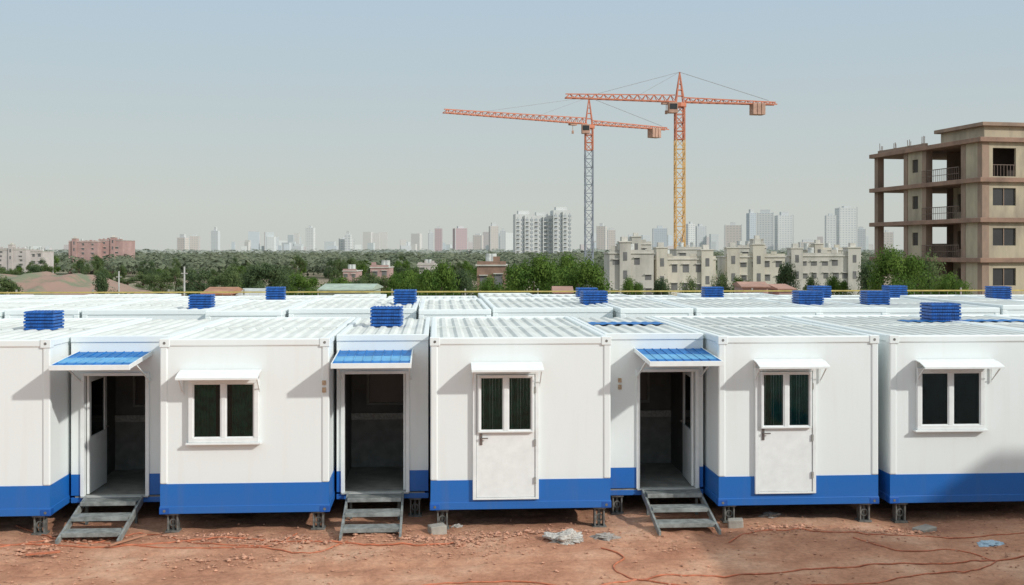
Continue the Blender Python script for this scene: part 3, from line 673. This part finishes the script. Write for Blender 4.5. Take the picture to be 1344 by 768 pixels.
# ---------------- skyline towers
def tower_mat(name,wall,win,bw=4.0,rh=3.3,ms=.95):
    m=bpy.data.materials.new(name); m.use_nodes=True; n=m.node_tree.nodes; l=m.node_tree.links; p=n['Principled BSDF']; p.inputs['Roughness'].default_value=.8
    tc=n.new('ShaderNodeTexCoord'); s=n.new('ShaderNodeSeparateXYZ'); l.new(tc.outputs['Object'],s.inputs[0])
    a=n.new('ShaderNodeMath'); l.new(s.outputs['X'],a.inputs[0]); l.new(s.outputs['Y'],a.inputs[1]); c=n.new('ShaderNodeCombineXYZ'); l.new(a.outputs[0],c.inputs['X']); l.new(s.outputs['Z'],c.inputs['Y'])
    b=n.new('ShaderNodeTexBrick'); b.offset=0; b.inputs['Scale'].default_value=1; b.inputs['Brick Width'].default_value=bw; b.inputs['Row Height'].default_value=rh; b.inputs['Mortar Size'].default_value=ms; b.inputs['Mortar Smooth'].default_value=.1
    b.inputs['Color1'].default_value=(*win,1); b.inputs['Color2'].default_value=tuple(x*.75+y*.25 for x,y in zip(win,wall))+(1,); b.inputs['Mortar'].default_value=(*wall,1)
    l.new(c.outputs[0],b.inputs['Vector']); l.new(b.outputs['Color'],p.inputs['Base Color']); return m
TM={'white':tower_mat('far_white',(.62,.635,.63),(.43,.47,.49)),'grey':tower_mat('far_grey',(.50,.53,.54),(.40,.44,.46)),'beige':tower_mat('far_beige',(.53,.50,.47),(.41,.41,.40)),
'pink':tower_mat('far_pink',(.47,.38,.39),(.37,.33,.35)),'blue':tower_mat('far_blue',(.46,.51,.55),(.37,.42,.47))}  # wall and window colours paled to paint in distance haze
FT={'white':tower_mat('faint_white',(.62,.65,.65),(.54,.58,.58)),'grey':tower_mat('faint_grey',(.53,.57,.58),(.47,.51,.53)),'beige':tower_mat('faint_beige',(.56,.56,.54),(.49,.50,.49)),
'pink':tower_mat('faint_pink',(.52,.49,.49),(.46,.45,.46)),'blue':tower_mat('faint_blue',(.50,.55,.58),(.45,.50,.54))}  # paler set for the farthest towers, more haze mixed into the colours
HAZ=mat('far_cap',(.52,.54,.54),.8)  # cap colour with the same haze painted in
def tower(x0,x1,top,dep,c,label,group=None,cap=1):
    p=PX((x0+x1)/2,dep,-4); w=(x1-x0)/F*dep/2; H=ZP(top,dep)+4; r=thing('tower_block',label,'tower block',p,-TH+random.uniform(-.25,.25),group)
    w*=.93; d=w*random.uniform(.8,1.2)
    MB().box(-w,w,-d,d,0,H).build('wall',(TM if dep<2350 else FT)[c],r)
    if cap:
        f=random.uniform(.25,.6); MB().box(-w*f,w*f,-d*.5,d*.5,H,H+random.uniform(3,7)*dep/2000).build('rooftop_housing',HAZ,r)
        for s_ in (-1,1):
            q=sorted((s_*w*1.01,s_*w*.9)); MB().box(q[0],q[1],-d*1.01,-d*.9,0,H+1).build('corner_pier',HAZ,r)
random.seed(4)
for t in [(402,413,299,2300,'white','slim white tower standing alone on the left half of the skyline'),
(234,246,312,1900,'beige','beige block on the left skyline, left one of a close pair'),(249,262,310,1950,'beige','beige block on the left skyline, right one of a close pair'),
(278,288,303,2500,'grey','slim grey tower right of the beige pair on the left skyline'),
(444,466,314,1500,'white','wide pale block in the middle left of the skyline'),(453,461,308,1480,'white','narrow pale block behind the wide pale one, middle left'),
(562,569,306,2100,'grey','grey tower left of the pink one on the skyline'),(570,581,300,2000,'pink','slim pink tower left of centre'),(595,613,300,1900,'pink','broad pink tower on the skyline left of the white apartments'),
(642,654,297,2200,'beige','tall beige tower just left of the white apartments'),(656,664,303,2300,'grey','slim grey tower touching the white apartments on the left'),
(621,634,309,2000,'beige','short beige tower between the pink tower and the white apartments'),
(783,796,297,1800,'beige','beige tower just right of the grey crane mast'),(797,808,302,1900,'beige','lower beige tower second right of the grey crane mast'),
(818,842,311,2000,'grey','low grey block between the two crane masts'),(856,876,300,2100,'blue','bluish tower just left of the yellow crane mast'),
(901,912,294,1900,'white','white tower just right of the yellow crane mast'),(912,926,297,1950,'grey','grey tower second right of the yellow crane mast'),
(950,974,296,1500,'beige','beige tower left of the white tower trio'),(981,991,280,1900,'blue','thin bluish tower left in the tall trio on the right skyline'),
(993,1016,280,1700,'white','middle white tower of the tall trio on the right skyline'),(1018,1040,283,1720,'white','right white tower of the tall trio on the right skyline'),
(1083,1097,283,1600,'white','lower left half of the white tower beside the unfinished building'),(1098,1123,273,1620,'white','tall white tower nearest the unfinished building'),(1124,1136,301,1900,'grey','short grey tower touching the unfinished building'),
(1048,1072,318,1500,'beige','low beige block between the white trio and the tall white tower'),
(1156,1172,305,1500,'beige','low beige block seen through the open bays of the unfinished building')]: tower(*t)
for i in range(105):
    zone=random.choice([(290,400),(415,560),(500,680),(590,680),(760,960),(300,400),(0,100),(960,1140),(310,400),(760,900),(470,670)])
    px=random.uniform(*zone); w=random.uniform(4,15); tp=random.choice((random.uniform(304,312),random.uniform(313,324),random.uniform(317,325))) if px>280 else random.uniform(318,326)
    tower(px,px+w,tp,random.uniform(2400,3600),random.choice(['white','grey','beige','blue','grey','pink','grey']),'small hazy block in the low distant skyline','small blocks of the distant skyline',cap=0)
def apartments():
    dep=850; r=thing('apartment_building','large white apartment slab with dark window columns, left of the grey crane','building',PX(714,dep,-4),-TH+.12)
    W0=(752-677)/F*dep/2
    aw=mat('apartment_white',(.56,.575,.565),.8,.08,.05); ad=mat('apartment_window',(.35,.38,.395),.6,.15,.2)  # wall and darker window columns, both paled in colour for distance haze
    H1=ZP(281,dep)+4; H2=ZP(276,dep)+4
    for (a,b_,H,y) in ((-W0,-W0*.35,H1,0),(-W0*.35+.02,W0*.32,H1-1.0,2),(W0*.32+.02,W0*.98,H2,-2)):
        wl=MB().box(a,b_,y,y+16,0,H).build('wing',aw,r)
        n=max(3,int((b_-a)/3.4)); st=(b_-a)/n; fl=int(H/3.1)
        for i in range(n):
            xc=a+st*(i+.5); c=MB().box(xc-.1,xc+.1,y-.12,y-.01,2,H-2)
            for k in range(1,fl): c.box(xc-st*.28,xc+st*.28,y-.25,y-.02,k*3.1,k*3.1+1.6)
            c.build('window_column',ad,wl)
            if i%2==0:
                c=MB().box(xc-st*.5-.3,xc-st*.5+.3,y-1.4,y-.26,0,H-1)
                for k in range(1,fl): c.box(xc-st*.5,xc+st*.45,y-1.3,y-.26,k*3.1-.8,k*3.1-.1)
                c.build('balcony_stack',aw,wl)
        MB().box(a+2.5,b_-3,y+4,y+12,H,H+2.6).build('rooftop_housing',aw,wl)
apartments()
# ---------------- trees
def crown(seed,n,ncl,size,name,m,rs=.36):
    random.seed(seed); b=MB(); cl=[]
    for i in range(ncl):
        a=random.uniform(0,6.283); h=random.random(); rr=rs*math.sin(math.pi*(.18+.72*h))*random.uniform(.35,1)
        cl.append((rr*math.cos(a),rr*math.sin(a),.26+.62*h,random.uniform(.07,.16)))
    for i in range(n):
        cx,cy_,cz,cr=cl[i%ncl]; d=Vector((random.gauss(0,1),random.gauss(0,1),random.gauss(0,1))).normalized(); q=random.random()**.4
        p=Vector((cx,cy_,cz))+d*cr*q*random.choice((1,1,1,1.2))
        if p.z<.14: continue
        nn=(d+Vector((random.gauss(0,.4),random.gauss(0,.4),random.gauss(0,.4)))).normalized(); u=nn.orthogonal().normalized(); v_=nn.cross(u)
        t=random.uniform(0,3.14); u2=u*math.cos(t)+v_*math.sin(t); v2=nn.cross(u2); s=size*random.uniform(.6,1.3); k=len(b.v)
        b.v+=[tuple(p-u2*s),tuple(p-v2*s*.5),tuple(p+u2*s),tuple(p+v2*s*.5)]; b.f.append((k,k+1,k+2,k+3))
    return b
def trunkmb(seed):
    random.seed(seed); b=MB(); b.tube([(0,0,-.03),(.01,0,.15),(-.01,.01,.35),(.0,0,.6)],.032,7,.012)
    for k in range(5):
        a=random.uniform(0,6.28); z=.2+.08*k; b.tube([(0,0,z),(.1*math.cos(a),.1*math.sin(a),z+.1),(.24*math.cos(a),.24*math.sin(a),z+.2)],.014,5,.004)
    return b
PR=[]
for i,(mm,n,s) in enumerate((('leaf1',13000,.014),('leaf2',10000,.016),('leaf3',10000,.016))):
    r=thing('tree','x','tree'); crown(30+i,n,30,s,'crown',mm,.40).build('crown',M[mm],r); trunkmb(i).build('trunk',M['bark'],r); PR.append([r,False])
PF=[]
for i,mm in enumerate(('leaf1','leaf2','leaf3','leaf2','leaf2')):
    r=thing('tree','x','tree'); crown(60+i,5000,18,.019,'crown',mm).build('crown',M[mm],r); trunkmb(i+9).build('trunk',M['bark'],r); PF.append([r,False])
def tree(pool,k,px,dep,pyt,wpx,label,group=None):
    pr=pool[k%len(pool)]
    if pr[1]: o=copy_tree(pr[0])
    else: o=pr[0]; pr[1]=True
    p=PX(px,dep,0); z0=terr(p.x,p.y)
    if px<200 and 150<dep<215: z0=-1.5
    H=(ZP(pyt,dep)-z0)/.97; w=wpx/F*dep/.9
    o.location=(p.x,p.y,z0-.02); o.scale=(w,w,H); o.rotation_euler=(0,0,random.uniform(0,6.28)); tag(o,label,'tree',group)
for i,(px,dep,t,w,lab,kk) in enumerate([(700,66,329,108,'bright green tree left of the grey crane mast, larger of two',0),(770,62,335,100,'bright green tree at the foot of the grey crane mast',0),(737,78,327,90,'green tree behind and between the two bright ones near the crane',0),
 (1180,60,318,104,'dense dark green tree in front of the unfinished building',0),(1215,66,334,84,'dark green tree at the corner of the unfinished building',1),(1243,58,354,74,'low green bush tree under the balconies of the unfinished building',0),(1140,64,344,66,'dark green tree at the left foot of the unfinished building',2),
 (572,80,338,84,'round green tree left of the brown pavilion',0),(525,90,349,70,'smaller green tree left of the round green one',0),(606,95,355,56,'low dark tree in front of the brown pavilion',2),(640,85,358,64,'low green tree right of the low dark one',0),
 (345,120,347,92,'broad dark green tree on the left beyond the white hut',2),(133,110,358,46,'dark cone shaped tree on the left beyond the earth bank',2),(300,130,350,64,'dark green tree left of the broad one',1),(400,125,356,74,'green tree right of the broad one on the left',0),
 (946,100,356,34,'small tree between the cream buildings',1),(1033,105,346,48,'small tree before the long cream building',2),(905,95,364,38,'small tree behind the yellow crane mast foot',1),(830,100,360,44,'small tree before the left cream block',0),
 (975,110,360,48,'small tree in front of the twin tower cream building',0),(1100,105,358,50,'small tree near the right end of the long cream building',0),(445,110,360,60,'green tree behind the pale green roofed shed',0),(868,98,366,40,'low round tree left of the yellow crane mast foot',2),(1066,100,362,44,'low round tree before the middle of the long cream building',1)]):
    tree(PR,kk,px,dep,t,w,lab)
random.seed(77)
for i in range(150):
    px=random.uniform(-20,680) if i<140 else random.uniform(945,1140); dep=random.uniform(130,360) if px<680 else random.uniform(175,240)
    top=370-(dep-130)/230*34+random.uniform(-8,6)
    if px>230 and px<430 and dep<200: top-=6
    if px>680: top=342+random.uniform(-3,5)
    if px<150 and dep<222 and random.random()<.93: continue
    top=max(top,334+random.uniform(-2,2))
    side='left' if px<230 else 'middle left' if px<460 else 'centre' if px<700 else 'right'
    tree(PF,random.randrange(5),px,dep,top,random.uniform(34,66)*160/dep,'green tree in the belt below the skyline, %s part'%side,'trees of the belt, %s part'%side)
def forest(name,lab,n,d0,d1,size,m,hmin,hmax,seed,px0=-60,px1=1400,per=26,R0=3,R1=6,jit=.2):
    random.seed(seed); b=MB()
    for i in range(n):
        dep=d0+(d1-d0)*random.random()**1.3; q=PX(random.uniform(px0,px1),dep,0); h=random.uniform(hmin,hmax); R=random.uniform(R0,R1)
        if noise.noise(Vector((q.x*.012,q.y*.008,seed)))<-.14: continue
        for k in range(per):
            d=Vector((random.gauss(0,1),random.gauss(0,1),abs(random.gauss(0,1))-.3)).normalized(); p=Vector((q.x+d.x*R,q.y+d.y*R,-4+h*.5+d.z*h*.5))
            nn=(d+Vector((0,0,.6))+Vector((random.gauss(0,jit),random.gauss(0,jit),random.gauss(0,jit)))).normalized(); u=nn.orthogonal().normalized(); v_=nn.cross(u); s=random.uniform(.6,1.4)*size; kk=len(b.v)
            b.v+=[tuple(p-u*s-v_*s*.6),tuple(p+u*s-v_*s),tuple(p+u*s*.8+v_*s),tuple(p-u*s+v_*s*.8)]; b.f.append((kk,kk+1,kk+2,kk+3))
    tag(b.build(name,m),lab,'wood',kind='stuff')
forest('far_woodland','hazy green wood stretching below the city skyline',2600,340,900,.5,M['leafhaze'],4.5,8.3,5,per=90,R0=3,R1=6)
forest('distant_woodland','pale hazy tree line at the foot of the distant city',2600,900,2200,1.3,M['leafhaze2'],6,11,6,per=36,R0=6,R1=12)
forest('fence_scrub','low green scrub beyond the yellow rail',600,92,160,.20,M['leaf2'],1.2,3.4,8,160,1400,per=120,R0=1,R1=2.2)
# ---------------- unseen blocks added right of the frame to cast shadows
cabin('white cabin added outside the frame on the right to cast the ground shadow',8.25,11.1,8.4,6.1,near=False)
r=thing('shadow_caster','tall block added outside the frame on the right to shade the edge cabin','building',(19,9.0,0))
MB().box(-3,3,-3,4.0,0,5.6).build('wall',M['bwall'],r); MB().box(-3.2,3.2,-3.2,4.2,5.6,5.8).build('roof',M['tin'],r); MB().box(-3.04,-2.99,-.5,.5,.02,2.1).build('door',M['post'],r)
# ---------------- world, sun, camera
sd=Vector((.70,-.52,.49)).normalized(); el=math.asin(sd.z); az=math.atan2(sd.x,sd.y)
w=bpy.data.worlds.new('World'); sc.world=w; w.use_nodes=True; n=w.node_tree.nodes; l=w.node_tree.links
sk=n.new('ShaderNodeTexSky'); sk.sky_type='NISHITA'; sk.sun_disc=False; sk.sun_elevation=el; sk.sun_rotation=az; sk.air_density=1.0; sk.dust_density=1.5; sk.ozone_density=1.0; sk.altitude=100
tc=n.new('ShaderNodeTexCoord'); sp=n.new('ShaderNodeSeparateXYZ'); l.new(tc.outputs['Generated'],sp.inputs[0])
rp=n.new('ShaderNodeValToRGB'); l.new(sp.outputs['Z'],rp.inputs['Fac']); e=rp.color_ramp.elements
e[0].position=0; e[0].color=(.61,.635,.60,1); e[1].position=1; e[1].color=(.95,1,1,1)
for ps,cc in ((.05,(.585,.625,.60,1)),(.12,(.54,.615,.63,1)),(.22,(.48,.605,.70,1)),(.42,(.82,.92,1,1))):
    x=e.new(ps); x.color=cc
ml=n.new('ShaderNodeVectorMath'); ml.operation='SCALE'; ml.inputs['Scale'].default_value=10.0; l.new(rp.outputs['Color'],ml.inputs[0])
mx=n.new('ShaderNodeMixRGB'); mx.inputs[0].default_value=.88; l.new(sk.outputs[0],mx.inputs[1]); l.new(ml.outputs[0],mx.inputs[2])
l.new(mx.outputs[0],n['Background'].inputs['Color']); n['Background'].inputs['Strength'].default_value=.1
L=bpy.data.lights.new('sun','SUN'); L.energy=2.9; L.angle=math.radians(1.5); L.color=(1,.96,.89); lo=bpy.data.objects.new('sun',L); COL.objects.link(lo)
lo.rotation_euler=(-sd).to_track_quat('-Z','Y').to_euler(); lo.location=(20,-10,30)
c=bpy.data.cameras.new('camera'); co=bpy.data.objects.new('camera',c); COL.objects.link(co); co.location=(0,0,HC); co.rotation_euler=(math.radians(90),0,-TH)
c.sensor_width=36; c.lens=36*F/1344; c.shift_y=-54/1344; c.clip_end=30000; c.clip_start=.1; sc.camera=co
sc.view_settings.view_transform='Standard'; sc.view_settings.look='None'; sc.view_settings.exposure=0
